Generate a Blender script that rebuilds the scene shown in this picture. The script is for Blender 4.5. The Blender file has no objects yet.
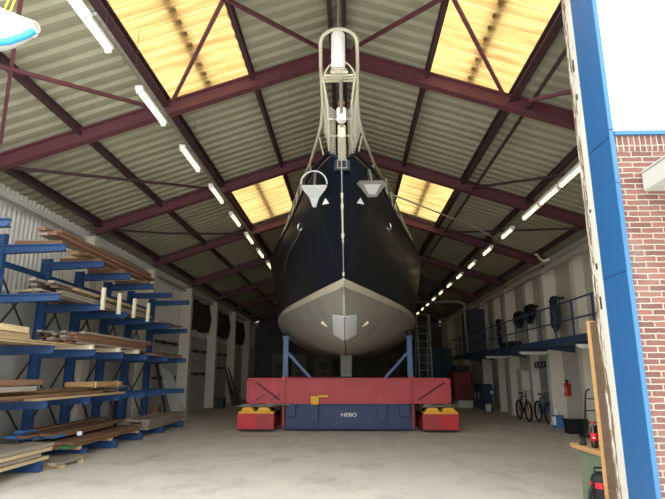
import bpy, bmesh, math, random
from mathutils import Vector, Matrix
random.seed(7)
C = bpy.context.scene.collection
V = Vector
# ------------------------------------------------------------------ helpers
def lin(c):
    return tuple(((x/255)/12.92 if x/255 <= .04045 else (((x/255)+.055)/1.055)**2.4) for x in c)

class MB:
    """collects shapes in world coordinates, links them as one mesh object"""
    def __init__(s): s.v=[]; s.f=[]; s.mi=[]; s.cur=0
    def quad(s, pts):
        b=len(s.v); s.v += [tuple(p) for p in pts]; s.f.append(tuple(range(b,b+len(pts)))); s.mi.append(s.cur); return s
    def box(s, x0,x1,y0,y1,z0,z1, rz=0, bev=0):
        cx,cy=(x0+x1)/2,(y0+y1)/2; b=len(s.v)
        for z in (z0,z1):
            for x,y in ((x0,y0),(x1,y0),(x1,y1),(x0,y1)):
                if rz:
                    dx,dy=x-cx,y-cy; x,y=cx+dx*math.cos(rz)-dy*math.sin(rz), cy+dx*math.sin(rz)+dy*math.cos(rz)
                s.v.append((x,y,z))
        for f in ((3,2,1,0),(4,5,6,7),(0,1,5,4),(1,2,6,5),(2,3,7,6),(3,0,4,7)):
            s.f.append(tuple(b+i for i in f)); s.mi.append(s.cur)
        return s
    def beam(s, a, b, w, h, up=(0,0,1)):
        a,b=V(a),V(b); d=(b-a).normalized(); u=V(up)
        r=d.cross(u)
        if r.length<1e-4: r=d.cross(V((1,0,0)))
        r.normalize(); u=r.cross(d).normalized(); n=len(s.v)
        for p in (a,b):
            for i,j in ((-1,-1),(1,-1),(1,1),(-1,1)): s.v.append(tuple(p+r*(i*w/2)+u*(j*h/2)))
        for f in ((0,1,2,3),(7,6,5,4),(0,4,5,1),(1,5,6,2),(2,6,7,3),(3,7,4,0)):
            s.f.append(tuple(n+i for i in f)); s.mi.append(s.cur)
        return s
    def ibeam(s, a, b, w, h, t=.03, up=(0,0,1)):
        a,b=V(a),V(b); d=(b-a).normalized(); r=d.cross(V(up)).normalized(); u=r.cross(d).normalized()
        o=u*(h/2-t/2)
        s.beam(a+o,b+o,w,t,up); s.beam(a-o,b-o,w,t,up); s.beam(a,b,t*.7,h-2*t,up); return s
    def tube(s, pts, r, n=8, caps=True):
        pts=[V(p) for p in pts]; b=len(s.v); m=len(pts)
        rs = r if isinstance(r,(list,tuple)) else [r]*m
        prev=None
        for i,p in enumerate(pts):
            d=(pts[min(i+1,m-1)]-pts[max(i-1,0)]).normalized()
            if prev is None:
                x=d.cross(V((0,0,1)))
                if x.length<1e-3: x=d.cross(V((1,0,0)))
            else: x=prev-d*prev.dot(d)
            x.normalize(); prev=x; y=d.cross(x)
            for k in range(n):
                t=2*math.pi*k/n; s.v.append(tuple(p+(x*math.cos(t)+y*math.sin(t))*rs[i]))
        for i in range(m-1):
            for k in range(n):
                s.f.append((b+i*n+k,b+i*n+(k+1)%n,b+(i+1)*n+(k+1)%n,b+(i+1)*n+k)); s.mi.append(s.cur)
        if caps:
            s.f.append(tuple(b+k for k in reversed(range(n)))); s.mi.append(s.cur)
            s.f.append(tuple(b+(m-1)*n+k for k in range(n))); s.mi.append(s.cur)
        return s
    def prism(s, poly, vec):
        """poly: list of 3d points, extruded by vec"""
        b=len(s.v); n=len(poly); vec=V(vec)
        for p in poly: s.v.append(tuple(p))
        for p in poly: s.v.append(tuple(V(p)+vec))
        s.f.append(tuple(b+i for i in reversed(range(n)))); s.mi.append(s.cur)
        s.f.append(tuple(b+n+i for i in range(n))); s.mi.append(s.cur)
        for i in range(n):
            j=(i+1)%n; s.f.append((b+i,b+j,b+n+j,b+n+i)); s.mi.append(s.cur)
        return s
    def lathe(s, c, prof, n=16, axis='z'):
        b=len(s.v); c=V(c)
        for r,z in prof:
            for k in range(n):
                t=2*math.pi*k/n; x,y=r*math.cos(t),r*math.sin(t)
                s.v.append(tuple(c+(V((x,y,z)) if axis=='z' else V((z,x,y)) if axis=='x' else V((x,z,y)))))
        for i in range(len(prof)-1):
            for k in range(n):
                s.f.append((b+i*n+k,b+i*n+(k+1)%n,b+(i+1)*n+(k+1)%n,b+(i+1)*n+k)); s.mi.append(s.cur)
        s.f.append(tuple(b+k for k in reversed(range(n)))); s.mi.append(s.cur)
        e=b+(len(prof)-1)*n; s.f.append(tuple(e+k for k in range(n))); s.mi.append(s.cur)
        return s
    def grid(s, rows, closed=False):
        b=len(s.v); m=len(rows[0])
        for r in rows: s.v += [tuple(p) for p in r]
        for i in range(len(rows)-1):
            for k in range(m-1):
                s.f.append((b+i*m+k,b+i*m+k+1,b+(i+1)*m+k+1,b+(i+1)*m+k)); s.mi.append(s.cur)
        return s
    def build(s, name, mats, parent=None, smooth=False, bev=0, recalc=True, loc=None):
        me=bpy.data.meshes.new(name)
        o=bpy.data.objects.new(name, me); C.objects.link(o)
        off=V((0,0,0))
        if parent is not None:
            p=parent
            while p is not None: off+=V(p.location); p=p.parent
            o.parent=parent
        if parent is None and loc is not None:
            o.location=loc; off=V(loc)
        me.from_pydata([tuple(V(v)-off) for v in s.v],[],s.f)
        if not isinstance(mats,(list,tuple)): mats=[mats]
        for m in mats: me.materials.append(m)
        for p,i in zip(me.polygons,s.mi): p.material_index=i
        if recalc:
            bm=bmesh.new(); bm.from_mesh(me); bmesh.ops.recalc_face_normals(bm,faces=bm.faces); bm.to_mesh(me); bm.free()
        if smooth:
            for p in me.polygons: p.use_smooth=True
        if bev:
            md=o.modifiers.new('bevel','BEVEL'); md.width=bev; md.segments=1; md.limit_method='ANGLE'
        return o

def tag(o,label,cat,group=None):
    o['label']=label; o['category']=cat
    if group: o['group']=group
    return o
def thing(name,label,cat,loc,group=None):
    o=bpy.data.objects.new(name,None); C.objects.link(o); o.location=loc; o.empty_display_size=.1
    return tag(o,label,cat,group)
def struct(o):
    o['kind']='structure'; return o
def copy_tree(o,parent=None):
    c=o.copy(); C.objects.link(c)
    if parent is not None: c.parent=parent
    for ch in list(o.children): copy_tree(ch,c)
    return c
ORD=['first','second','third','fourth','fifth','sixth','seventh','eighth','ninth','tenth','eleventh','twelfth','thirteenth','fourteenth','fifteenth']

# ------------------------------------------------------------------ materials
def nodes(m):
    m.use_nodes=True; return m.node_tree.nodes, m.node_tree.links
def mat(name, rgb, rough=.6, metal=0., var=.12, scale=4., bump=0., stretch=(1,1,1), dirt=None, dirt_amt=.0, dirt_scale=1.5, spec=.5, fine=40.):
    m=bpy.data.materials.new(name); n,l=nodes(m); b=n['Principled BSDF']
    c=lin(rgb)
    tc=n.new('ShaderNodeTexCoord'); mp=n.new('ShaderNodeMapping'); mp.inputs['Scale'].default_value=stretch
    l.new(tc.outputs['Object'],mp.inputs['Vector'])
    no=n.new('ShaderNodeTexNoise'); no.inputs['Scale'].default_value=scale; no.inputs['Detail'].default_value=6; no.inputs['Roughness'].default_value=.65
    l.new(mp.outputs[0],no.inputs['Vector'])
    cr=n.new('ShaderNodeValToRGB'); e=cr.color_ramp.elements
    e[0].position=.3; e[1].position=.7
    e[0].color=tuple(x*(1-var) for x in c)+(1,); e[1].color=tuple(min(1,x*(1+var)) for x in c)+(1,)
    l.new(no.outputs[0],cr.inputs[0]); out=cr.outputs[0]
    if dirt is not None:
        n2=n.new('ShaderNodeTexNoise'); n2.inputs['Scale'].default_value=dirt_scale; n2.inputs['Detail'].default_value=8; n2.inputs['Roughness'].default_value=.7
        l.new(mp.outputs[0],n2.inputs['Vector'])
        r2=n.new('ShaderNodeValToRGB'); r2.color_ramp.elements[0].position=.5; r2.color_ramp.elements[1].position=.72
        r2.color_ramp.elements[0].color=(0,0,0,1); r2.color_ramp.elements[1].color=(dirt_amt,)*3+(1,)
        l.new(n2.outputs[0],r2.inputs[0])
        mx=n.new('ShaderNodeMix'); mx.data_type='RGBA'
        l.new(r2.outputs[0],mx.inputs[0]); l.new(out,mx.inputs[6]); mx.inputs[7].default_value=lin(dirt)+(1,)
        out=mx.outputs[2]
    l.new(out,b.inputs['Base Color'])
    b.inputs['Roughness'].default_value=rough; b.inputs['Metallic'].default_value=metal
    b.inputs['Specular IOR Level'].default_value=spec
    if bump:
        n3=n.new('ShaderNodeTexNoise'); n3.inputs['Scale'].default_value=fine; n3.inputs['Detail'].default_value=4
        l.new(mp.outputs[0],n3.inputs['Vector'])
        bp=n.new('ShaderNodeBump'); bp.inputs['Strength'].default_value=bump; bp.inputs['Distance'].default_value=.02
        l.new(n3.outputs[0],bp.inputs['Height']); l.new(bp.outputs[0],b.inputs['Normal'])
    return m
def emis(name,rgb,st):
    m=bpy.data.materials.new(name); n,l=nodes(m); b=n['Principled BSDF']
    b.inputs['Base Color'].default_value=(.9,.9,.85,1); b.inputs['Emission Color'].default_value=lin(rgb)+(1,); b.inputs['Emission Strength'].default_value=st
    return m

M={}
M['floor']=mat('concrete_floor',(206,198,184),.8,var=.07,scale=1.4,bump=.15,dirt=(132,120,106),dirt_amt=.5,dirt_scale=1.1,stretch=(1,.7,1))
M['roof']=mat('roof_sheet',(158,154,130),.65,var=.08,scale=1.2,dirt=(120,112,95),dirt_amt=.3,dirt_scale=.8)
M['steel']=mat('oxide_steel',(100,54,62),.55,var=.12,scale=3)
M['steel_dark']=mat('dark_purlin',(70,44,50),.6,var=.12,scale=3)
M['whitewall']=mat('white_cladding',(226,221,210),.6,var=.05,scale=2,dirt=(150,130,105),dirt_amt=.3,dirt_scale=.8)
M['panel']=mat('concrete_panel',(196,193,186),.85,var=.07,scale=1.2,dirt=(140,132,120),dirt_amt=.4,dirt_scale=.7,bump=.05)
M['plaster']=mat('right_plaster',(198,192,177),.85,var=.07,scale=1,dirt=(140,130,112),dirt_amt=.35,dirt_scale=.6)
M['column']=mat('column_paint',(222,214,195),.7,var=.06,scale=2,dirt=(140,125,105),dirt_amt=.35,dirt_scale=2)
M['darkwall']=mat('back_wall_sheet',(96,94,90),.8,var=.15,scale=1)
M['navyhull']=mat('navy_gelcoat',(13,21,36),.3,var=.25,scale=1.2,spec=.35,stretch=(1,1,.3))
M['boot']=mat('boot_stripe',(205,196,172),.5,var=.05,scale=2)
M['bottom']=mat('grey_antifouling',(150,146,134),.6,var=.08,scale=1.5,dirt=(100,95,84),dirt_amt=.4,dirt_scale=1.2)
M['patch']=mat('pale_grey_plate',(205,206,204),.5,var=.03)
M['cream']=mat('cream_paint',(206,196,172),.4,var=.06,scale=5)
M['whitepaint']=mat('white_gloss',(240,238,230),.35,var=.03)
M['brass']=mat('brass_fitting',(170,140,80),.35,metal=.9)
M['inox']=mat('stainless_steel',(205,203,196),.3,metal=.85,var=.05)
M['galv']=mat('galvanised_steel',(186,186,180),.45,metal=.4,var=.1,scale=12)
M['net']=mat('net_cord',(206,200,182),.8)
M['wood_deck']=mat('teak_deck',(140,105,70),.7)
M['red']=mat('red_machine_paint',(182,66,70),.6,var=.1,scale=2,dirt=(130,40,42),dirt_amt=.35,dirt_scale=2.5)
M['redbox']=mat('red_ballast_paint',(186,42,48),.6,var=.1,scale=2)
M['redbox2']=mat('red_faded_paint',(160,50,54),.6,var=.1,scale=2)
M['navy']=mat('navy_steel',(42,58,90),.6,var=.12,scale=2,dirt=(40,44,56),dirt_amt=.4,dirt_scale=2)
M['postblue']=mat('post_blue',(76,98,138),.55,var=.08)
M['yellow']=mat('yellow_paint',(226,166,40),.55,var=.15,scale=4,dirt=(120,90,40),dirt_amt=.5,dirt_scale=4)
M['black']=mat('black_rubber',(24,24,26),.7,var=.2)
M['darksteel']=mat('worn_steel',(120,116,106),.6,var=.3,scale=8)
M['darkgrey']=mat('dark_steel',(52,54,58),.6,var=.2)
M['rackblue']=mat('rack_blue',(40,74,120),.55,var=.1,scale=3,dirt=(30,52,90),dirt_amt=.4,dirt_scale=3)
M['postclad']=mat('blue_cladding',(36,90,140),.5,var=.04,scale=1.5)
M['coping_lit_edge']=mat('blue_coping_and_lit_edge',(56,110,156),.5,var=.04)  # coping paint; also stands in for sky light on the jamb front
M['canopy']=mat('canopy_concrete',(186,182,172),.75,var=.06,scale=3)
M['walkblue']=mat('walkway_steel',(46,66,92),.55,var=.15)
def wood(name,rgb,var=.3): return mat(name,rgb,.75,var=var,scale=3,stretch=(14,.7,14),bump=.1)
M['w_tan']=wood('tan_board',(184,156,118)); M['w_grey']=wood('weathered_board',(150,138,122)); M['w_red']=wood('red_brown_board',(136,98,80))
M['w_light']=wood('pale_board',(222,196,150)); M['w_brown']=wood('brown_board',(128,94,66)); M['w_dark']=wood('dark_board',(92,74,60)); M['dim']=mat('dim_print',(92,90,86),.8)
M['w_ply']=wood('plywood',(196,172,134),.15); M['w_orange']=wood('orange_plank',(184,140,90),.2); M['w_stake']=wood('stake_wood',(236,220,186),.1)
M['endblue']=mat('blue_end_paint',(66,116,170),.6,var=.3,scale=9); M['endgreen']=mat('green_end_paint',(66,112,70),.6,var=.35,scale=9); M['paper']=mat('paper_tag',(240,240,238),.8,var=.02)
M['green']=mat('olive_green_paint',(112,122,98),.6,var=.12,scale=4); M['teal']=mat('teal_paint',(44,82,86),.6,var=.15)
M['cabinet']=mat('navy_cabinet_paint',(36,54,84),.5,var=.1); M['machine']=mat('dull_red_paint',(140,46,44),.6,var=.15)
M['glasscoke']=mat('cola_bottle',(40,22,18),.12,var=.05); M['labelred']=mat('red_label',(214,24,32),.5,var=.02)
M['ext']=mat('extinguisher_red',(206,28,32),.3,var=.03)
M['hose']=mat('blue_black_hose',(40,48,64),.5,var=.2); M['duct']=mat('grey_pipe',(150,148,142),.5)
M['bluerub']=mat('light_blue_rubber',(60,160,230),.3,var=.03)
M['strap']=mat('yellow_strap',(235,205,60),.7)
M['tube']=emis('tube_glow',(255,226,170),.8)
# weathered white jamb: peeling paint over brown timber
def peel(name, thr):
    m=bpy.data.materials.new(name); n,l=nodes(m); b=n['Principled BSDF']
    tc=n.new('ShaderNodeTexCoord'); mp=n.new('ShaderNodeMapping'); mp.inputs['Scale'].default_value=(1,9,1.3)
    l.new(tc.outputs['Object'],mp.inputs['Vector'])
    no=n.new('ShaderNodeTexNoise'); no.inputs['Scale'].default_value=3; no.inputs['Detail'].default_value=7; no.inputs['Roughness'].default_value=.7
    l.new(mp.outputs[0],no.inputs['Vector'])
    cr=n.new('ShaderNodeValToRGB'); e=cr.color_ramp.elements
    e[0].position=thr; e[1].position=thr+.05; e[0].color=lin((206,200,186))+(1,); e[1].color=lin((120,92,64))+(1,)
    l.new(no.outputs[0],cr.inputs[0]); l.new(cr.outputs[0],b.inputs['Base Color']); b.inputs['Roughness'].default_value=.8
    return m
M['peel']=peel('peeling_white_paint',.47); M['peelwhite']=peel('white_jamb_paint',.62)
def brick(name, bw, bh, off):
    m=bpy.data.materials.new(name); n,l=nodes(m); b=n['Principled BSDF']
    tc=n.new('ShaderNodeTexCoord'); sx=n.new('ShaderNodeSeparateXYZ'); cx=n.new('ShaderNodeCombineXYZ')
    l.new(tc.outputs['Object'],sx.inputs[0]); l.new(sx.outputs['X'],cx.inputs['X']); l.new(sx.outputs['Z'],cx.inputs['Y'])
    br=n.new('ShaderNodeTexBrick'); br.offset=off; br.inputs['Scale'].default_value=1; br.inputs['Brick Width'].default_value=bw; br.inputs['Row Height'].default_value=bh
    br.inputs['Mortar Size'].default_value=.0065; br.inputs['Mortar Smooth'].default_value=.3; br.inputs['Bias'].default_value=-.1
    br.inputs['Color1'].default_value=lin((132,88,74))+(1,); br.inputs['Color2'].default_value=lin((100,66,58))+(1,); br.inputs['Mortar'].default_value=lin((172,162,148))+(1,)
    dn=n.new('ShaderNodeTexNoise'); dn.inputs['Scale'].default_value=14; dn.inputs['Detail'].default_value=3; l.new(tc.outputs['Object'],dn.inputs['Vector'])
    vm=n.new('ShaderNodeVectorMath'); vm.operation='MULTIPLY_ADD'; vm.inputs[1].default_value=(.018,.018,0)
    l.new(dn.outputs['Color'],vm.inputs[0]); l.new(cx.outputs[0],vm.inputs[2]); l.new(vm.outputs[0],br.inputs['Vector'])
    no=n.new('ShaderNodeTexNoise'); no.inputs['Scale'].default_value=2.2; no.inputs['Detail'].default_value=8; l.new(tc.outputs['Object'],no.inputs['Vector'])
    r=n.new('ShaderNodeValToRGB'); r.color_ramp.elements[0].position=.52; r.color_ramp.elements[1].position=.75; r.color_ramp.elements[1].color=(.3,.3,.3,1)
    l.new(no.outputs[0],r.inputs[0])
    mx=n.new('ShaderNodeMix'); mx.data_type='RGBA'; l.new(r.outputs[0],mx.inputs[0]); l.new(br.outputs['Color'],mx.inputs[6]); mx.inputs[7].default_value=lin((152,138,128))+(1,)
    l.new(mx.outputs[2],b.inputs['Base Color']); b.inputs['Roughness'].default_value=.9
    bp=n.new('ShaderNodeBump'); bp.inputs['Strength'].default_value=.5; bp.inputs['Distance'].default_value=.01; bp.invert=True
    l.new(br.outputs['Fac'],bp.inputs['Height']); l.new(bp.outputs[0],b.inputs['Normal'])
    return m
M['brick']=brick('brick_stretcher',.225,.0605,.5); M['soldier']=brick('brick_soldier',.0605,.5,0.)
def skymat():
    m=bpy.data.materials.new('yellowed_skylight'); n,l=nodes(m); out=n['Material Output']; n.remove(n['Principled BSDF'])
    tc=n.new('ShaderNodeTexCoord'); mp=n.new('ShaderNodeMapping'); mp.inputs['Scale'].default_value=(.5,5,1); l.new(tc.outputs['Object'],mp.inputs[0])
    no=n.new('ShaderNodeTexNoise'); no.inputs['Scale'].default_value=1.6; no.inputs['Detail'].default_value=5; l.new(mp.outputs[0],no.inputs['Vector'])
    cr=n.new('ShaderNodeValToRGB'); e=cr.color_ramp.elements; e[0].position=.3; e[1].position=.75
    e[0].color=(.44,.27,.09,1); e[1].color=(.78,.53,.21,1); l.new(no.outputs[0],cr.inputs[0])
    sx=n.new('ShaderNodeSeparateXYZ'); l.new(tc.outputs['Object'],sx.inputs[0])
    dv=n.new('ShaderNodeMath'); dv.operation='DIVIDE'; l.new(sx.outputs['Y'],dv.inputs[0]); dv.inputs[1].default_value=.145
    fr=n.new('ShaderNodeMath'); fr.operation='FRACT'; l.new(dv.outputs[0],fr.inputs[0])
    rr=n.new('ShaderNodeValToRGB'); q=rr.color_ramp.elements; q[0].position=0; q[0].color=(.55,.50,.42,1); q[1].position=.16; q[1].color=(1,1,1,1)
    x3=q.new(.5); x3.color=(.86,.84,.8,1)
    l.new(fr.outputs[0],rr.inputs[0])
    ml=n.new('ShaderNodeMix'); ml.data_type='RGBA'; ml.blend_type='MULTIPLY'; ml.inputs[0].default_value=1
    l.new(cr.outputs[0],ml.inputs[6]); l.new(rr.outputs[0],ml.inputs[7])
    t=n.new('ShaderNodeBsdfTranslucent'); d=n.new('ShaderNodeBsdfDiffuse'); mx=n.new('ShaderNodeMixShader'); mx.inputs[0].default_value=.25
    l.new(ml.outputs[2],t.inputs[0]); l.new(ml.outputs[2],d.inputs[0]); l.new(t.outputs[0],mx.inputs[1]); l.new(d.outputs[0],mx.inputs[2]); l.new(mx.outputs[0],out.inputs[0])
    return m
M['sky']=skymat()

# ------------------------------------------------------------------ hall shell
XR=-.18; S=.335; ZR=7.72          # ridge x, roof slope, sheet height at ridge
def zroof(x,zr=ZR): return zr-S*abs(x-XR)
YF,YB=5.42,40.2
XL,XW=-7.15,6.85
struct(MB().box(-30,30,5.3,46,-.3,0).build('floor',M['floor']))
struct(MB().box(-30,30,-22,5.3,-.3,0).build('ground',mat('pale_bounce_ground',(206,202,194),.85,var=.06,scale=1)))  # unseen outside ground, kept pale to bounce light into the hall

def sheet(x0,x1,y0,y1,zr=ZR,pitch=.29,h=.05):
    """trapezoid corrugations running down the slope"""
    prof=[]; y=math.floor(y0/pitch)*pitch
    while y<y1+pitch:
        for f,z in ((0,0),(.32,0),(.5,h),(.82,h)):
            yy=y+f*pitch
            if y0-1e-6<=yy<=y1+1e-6: prof.append((yy,z))
        y+=pitch
    rows=[[(x,yy,zroof(x,zr)+z) for yy,z in prof] for x in (x0,x1)]
    return rows
def roofmesh(parts): 
    mb=MB()
    for p in parts: mb.grid(sheet(*p))
    return mb
SKY=[(5.42,9.05),(13.95,17.6)]
gapsY=[(9.05,13.95),(17.6,YB)]
left=[(XR,-1.9,YF,YB),(-3.42,-7.4,YF,YB)]+[(-1.9,-3.42,a,b) for a,b in gapsY]
right=[(XR,1.52,YF,YB),(3.08,7.1,YF,YB)]+[(1.52,3.08,a,b) for a,b in gapsY]
o=struct(roofmesh(left).build('ceiling',M['roof'],recalc=False))
o=struct(roofmesh(right).build('ceiling',M['roof'],recalc=False))
k=1
for (a,b) in SKY:
    for (x0,x1) in ((-1.86,-3.46),(1.48,3.12)):
        w=struct(roofmesh([(x0,x1,a-.05,b+.05,ZR-.012)]).build('window_%d'%k,M['sky'],recalc=False))
        mb=MB(); xm=(x0+x1)/2
        mb.beam((xm,a-.1,zroof(xm)+.10),(xm,b+.1,zroof(xm)+.10),.14,.08)
        struct(mb.build('window_frame',M['steel_dark'],w)); k+=1  # strap above the panel, added so its shadow shows through as a band
# purlins
PX=[-6.6,-5.0,-3.4,-1.8,-.30,-.06,1.48,3.03,4.65,6.25]
for x in PX:
    z=zroof(x)-.085; big = x in (-3.4,3.03,-6.6)
    struct(MB().ibeam((x,YF+.1,z),(x,YB-.2,z),.15 if big else .075,.16,.02).build('purlin_beam',M['steel_dark']))
for x in (3.30,): struct(MB().tube([(x,YF+.1,zroof(x)-.2),(x,YB-.2,zroof(x)-.2)],.035,8).build('conduit_beam',M['steel_dark']))
# rafters
RY=[9.0,13.4,17.8,22.2,26.6,31.0,35.4,39.6]
for y in RY:
    mb=MB(); zt=7.41
    for sx,xe in ((-1,-6.75),(1,6.6)):
        a=V((XR,y,zt+.11)); b=V((xe,y,zt+.11-S*abs(xe-XR)))
        nrm=V((sx*S,0,1)).normalized()
        mb.ibeam(a,b,.17,.27,.028,up=nrm)
    mb.box(XR-.2,XR+.2,y-.02,y+.02,zt-.1,zt+.12)
    struct(mb.build('roof_beam',M['steel']))
# roof braces
br=[((-6.3,9.15),(-3.5,8.9+4.4*.94)),((-4.95,6.5),(-3.5,8.7)),((-4.0,5.5),(-6.0,8.3)),((-3.25,8.75),(-1.8,6.6)),((-1.76,6.6),(-.4,8.6)),((.1,8.5),(1.44,6.6)),((1.5,6.6),(2.8,8.7)),((3.2,8.6),(5.2,6.2)),
    ((3.2,13.1),(5.6,9.6)),((-5.4,15.1),(-3.5,17.6)),((-6.3,13.6),(-5.4,15.1)),((3.2,17.6),(6.1,13.6))]
for (xa,ya),(xb,yb) in br:
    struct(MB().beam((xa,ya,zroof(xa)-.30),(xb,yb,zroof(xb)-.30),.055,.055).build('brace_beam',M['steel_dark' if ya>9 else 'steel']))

# left wall: corrugated cladding above, concrete panels below
ZP=3.25
prof=[]; y=YF
while y<YB:
    for f,d in ((0,0),(.3,0),(.5,.035),(.8,.035)): prof.append((y+f*.16,d))
    y+=.16
mb=MB(); mb.grid([[(XL+d,yy,z) for yy,d in prof] for z in (ZP,5.42)])
struct(mb.build('wall_left',M['whitewall'],recalc=False))
struct(MB().box(XL-.25,XL-.06,YF,YB,0,5.42).build('wall_left',M['darkwall']))
ys=[YF,9.0,13.4,17.8,22.2,26.6,31.0,35.4,YB]
for a,b in zip(ys[:-1],ys[1:]):
    mb=MB()
    for z0,z1 in ((0,1.08),(1.09,2.16),(2.17,ZP)): mb.box(XL-.05,XL+.09,a+.01,b-.01,z0,z1)
    struct(mb.build('wall_left',M['panel']))
# eave gutter beam along the wall head
struct(MB().box(XL,XL+.16,YF,YB,5.08,5.22).build('trim_1',M['whitewall']))
struct(MB().tube([(XL+.22,YF,5.02),(XL+.22,YB,5.02)],.045).build('trim_2',M['galv']))
# columns
for i,y in enumerate(ys[1:-1]):
    mb=MB().box(XL,-6.66,y-.13,y+.13,3.3,5.12).box(XL,-6.63,y-.19,y+.19,0,3.3)
    struct(mb.build('wall_column',M['column'],bev=.01))
for y in (13.4,15.6,17.8,20.0,22.2,24.4,26.6,31.0,35.4):
    d=.13 if y in (15.6,20.0,24.4) else 0
    mb=MB().box(6.42+d,XW,y-.15,y+.15,.0,5.0).box(6.38+d,XW,y-.19,y+.19,0,.12)
    struct(mb.build('wall_column',M['column'],bev=.01))
# right wall
struct(MB().box(XW,XW+.25,6.1,YB,0,5.42).build('wall_right',M['plaster']))
struct(MB().box(XW-.2,XW,6.1,YB,5.02,5.16).build('trim_3',M['whitewall']))
struct(MB().tube([(6.15,9,5.02),(6.15,36,5.02)],.06).build('trim_4',M['galv']))
struct(MB().tube([(6.42,9,4.84),(6.42,36,4.84)],.03).build('trim_5',M['galv']))
# back wall with a ribbed roller shutter
mb=MB().prism([(-7.4,YB,0),(7.1,YB,0),(7.1,YB,zroof(7.1)),(XR,YB,ZR),(-7.4,YB,zroof(-7.4))],(0,.25,0))
struct(mb.build('wall_back',M['darkwall']))
mb=MB()
for i in range(24): mb.box(-3.4,3.2,YB-.12,YB,.02+i*.19,.2+i*.19)
struct(mb.build('door_1',mat('shutter_grey',(110,110,108),.6)))
# front gable right of the doorway and above it
mb=MB().prism([(2.92,5.68,0),(7.1,5.68,0),(7.1,5.68,zroof(7.1)+.02),(2.92,5.68,6.62)],(0,.42,0))
struct(mb.build('wall_front',M['whitewall']))
mb=MB().prism([(2.92,5.68,6.62),(XR,5.68,ZR-.02),(-3.4,5.68,6.62)],(0,.3,0))
struct(mb.build('wall_front',M['whitewall']))
# ------------------------------------------------------------------ doorway jamb and brick annex
JX=2.815
struct(MB().box(JX,JX+.05,5.39,5.90,0,6.75).build('trim_6',M['postclad']))
q=MB().box(JX-.004,JX+.002,5.40,5.90,4.09,4.10).box(JX-.003,JX+.052,5.370,5.374,3.56,3.567).box(JX-.003,JX+.052,5.370,5.374,4.165,4.175).box(JX-.004,JX+.002,5.40,5.90,2.62,2.626)
struct(q.build('trim_7',M['navy']))
struct(MB().box(JX+.002,JX+.047,5.374,5.392,0,6.75).build('trim_lit_edge',M['coping_lit_edge']))  # front face of the blue jamb, sky light painted as a lighter blue
struct(MB().box(JX-.008,2.92,5.903,6.02,0,6.75).build('trim_8',M['peelwhite']))
struct(MB().box(JX-.004,2.92,6.02,6.14,0,6.75).build('trim_9',M['peel']))
q=MB()
for z,h in ((5.25,.16),(4.86,.08),(3.42,.04),(2.3,.14),(2.75,.07)): q.box(JX-.014,JX,5.97,6.005,z,z+h)
struct(q.build('trim_10',M['darkgrey']))
struct(MB().box(JX-.02,2.92,6.142,6.295,0,2.18).build('trim_11',wood('old_jamb_timber',(98,78,60))))
tag(MB().box(JX-.05,2.88,6.297,6.33,0,2.2).build('plank',M['w_orange'],bev=.003),'long orange pine plank standing upright against the inner door jamb','plank')
ANX=2.863
struct(MB().box(ANX+.003,7.6,5.40,5.66,0,3.925).build('wall_annex',M['brick']))
struct(MB().box(ANX+.003,7.6,5.395,5.66,3.925,4.105).build('wall_annex',M['soldier']))
struct(MB().box(ANX+.003,7.6,5.36,5.67,4.105,4.15).build('trim_12',M['coping_lit_edge']))
# canopy slab over the annex door
t=thing('door_canopy','pale concrete canopy slab jutting from the brick wall','canopy',(3.9,5.3,3.46))
MB().box(3.10,5.0,4.2,5.39,3.465,3.665).build('slab',M['canopy'],t,bev=.01)
MB().box(3.09,5.01,4.19,5.39,3.665,3.68).build('edge_flashing',M['canopy'],t)
# small dinghy slung outside the doorway, only its tip in view
t=thing('dinghy','white boat tip with light blue tube beneath, hanging in yellow straps','boat',(-3.4,4.2,4.4))
rows=[]
for i in range(13):
    u=i/12; x=-2.86-.9*u; w=.02+.42*math.sin(min(1,u*1.1+.05)*math.pi/2); zt=4.76+.28*u**1.2; zb=4.66-.04*u
    rows.append([(x,4.2+w*math.cos(a),(zt+zb)/2+(zt-zb)/2*math.sin(a)) for a in [2*math.pi*k/16 for k in range(17)]])
MB().grid(rows).build('hull',M['whitepaint'],t,smooth=True)
MB().tube([(-2.95+.03*math.cos(a),4.2+.07*math.sin(a),4.7) for a in [2*math.pi*k/10 for k in range(10)]]+[(-2.92,4.2,4.72)],.05).build('bow_cap',M['whitepaint'],t,smooth=True)
MB().tube([(-2.86,4.16,4.64),(-2.90,4.12,4.57),(-3.0,4.06,4.47),(-3.14,4.0,4.41),(-3.4,3.95,4.37),(-3.9,3.93,4.36)],.03,10).build('rub_tube',M['bluerub'],t,smooth=True)
for dx in (0,.06): MB().beam((-3.2+dx,4.2,4.88),(-2.97+dx,4.2,5.89),.012,.012).build('strap',M['strap'],t)
t=thing('jib_crane','grey jib crane outside holding the slung dinghy','crane',(-4.9,4.2,0))
MB().box(-5.0,-4.8,4.1,4.3,0,6.0).build('mast',M['galv'],t); MB().box(-5.0,-2.7,4.13,4.27,5.9,6.05).build('boom',M['galv'],t)
MB().box(-5.3,-4.5,3.8,4.6,0,.04).build('base_plate',M['galv'],t)

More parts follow.
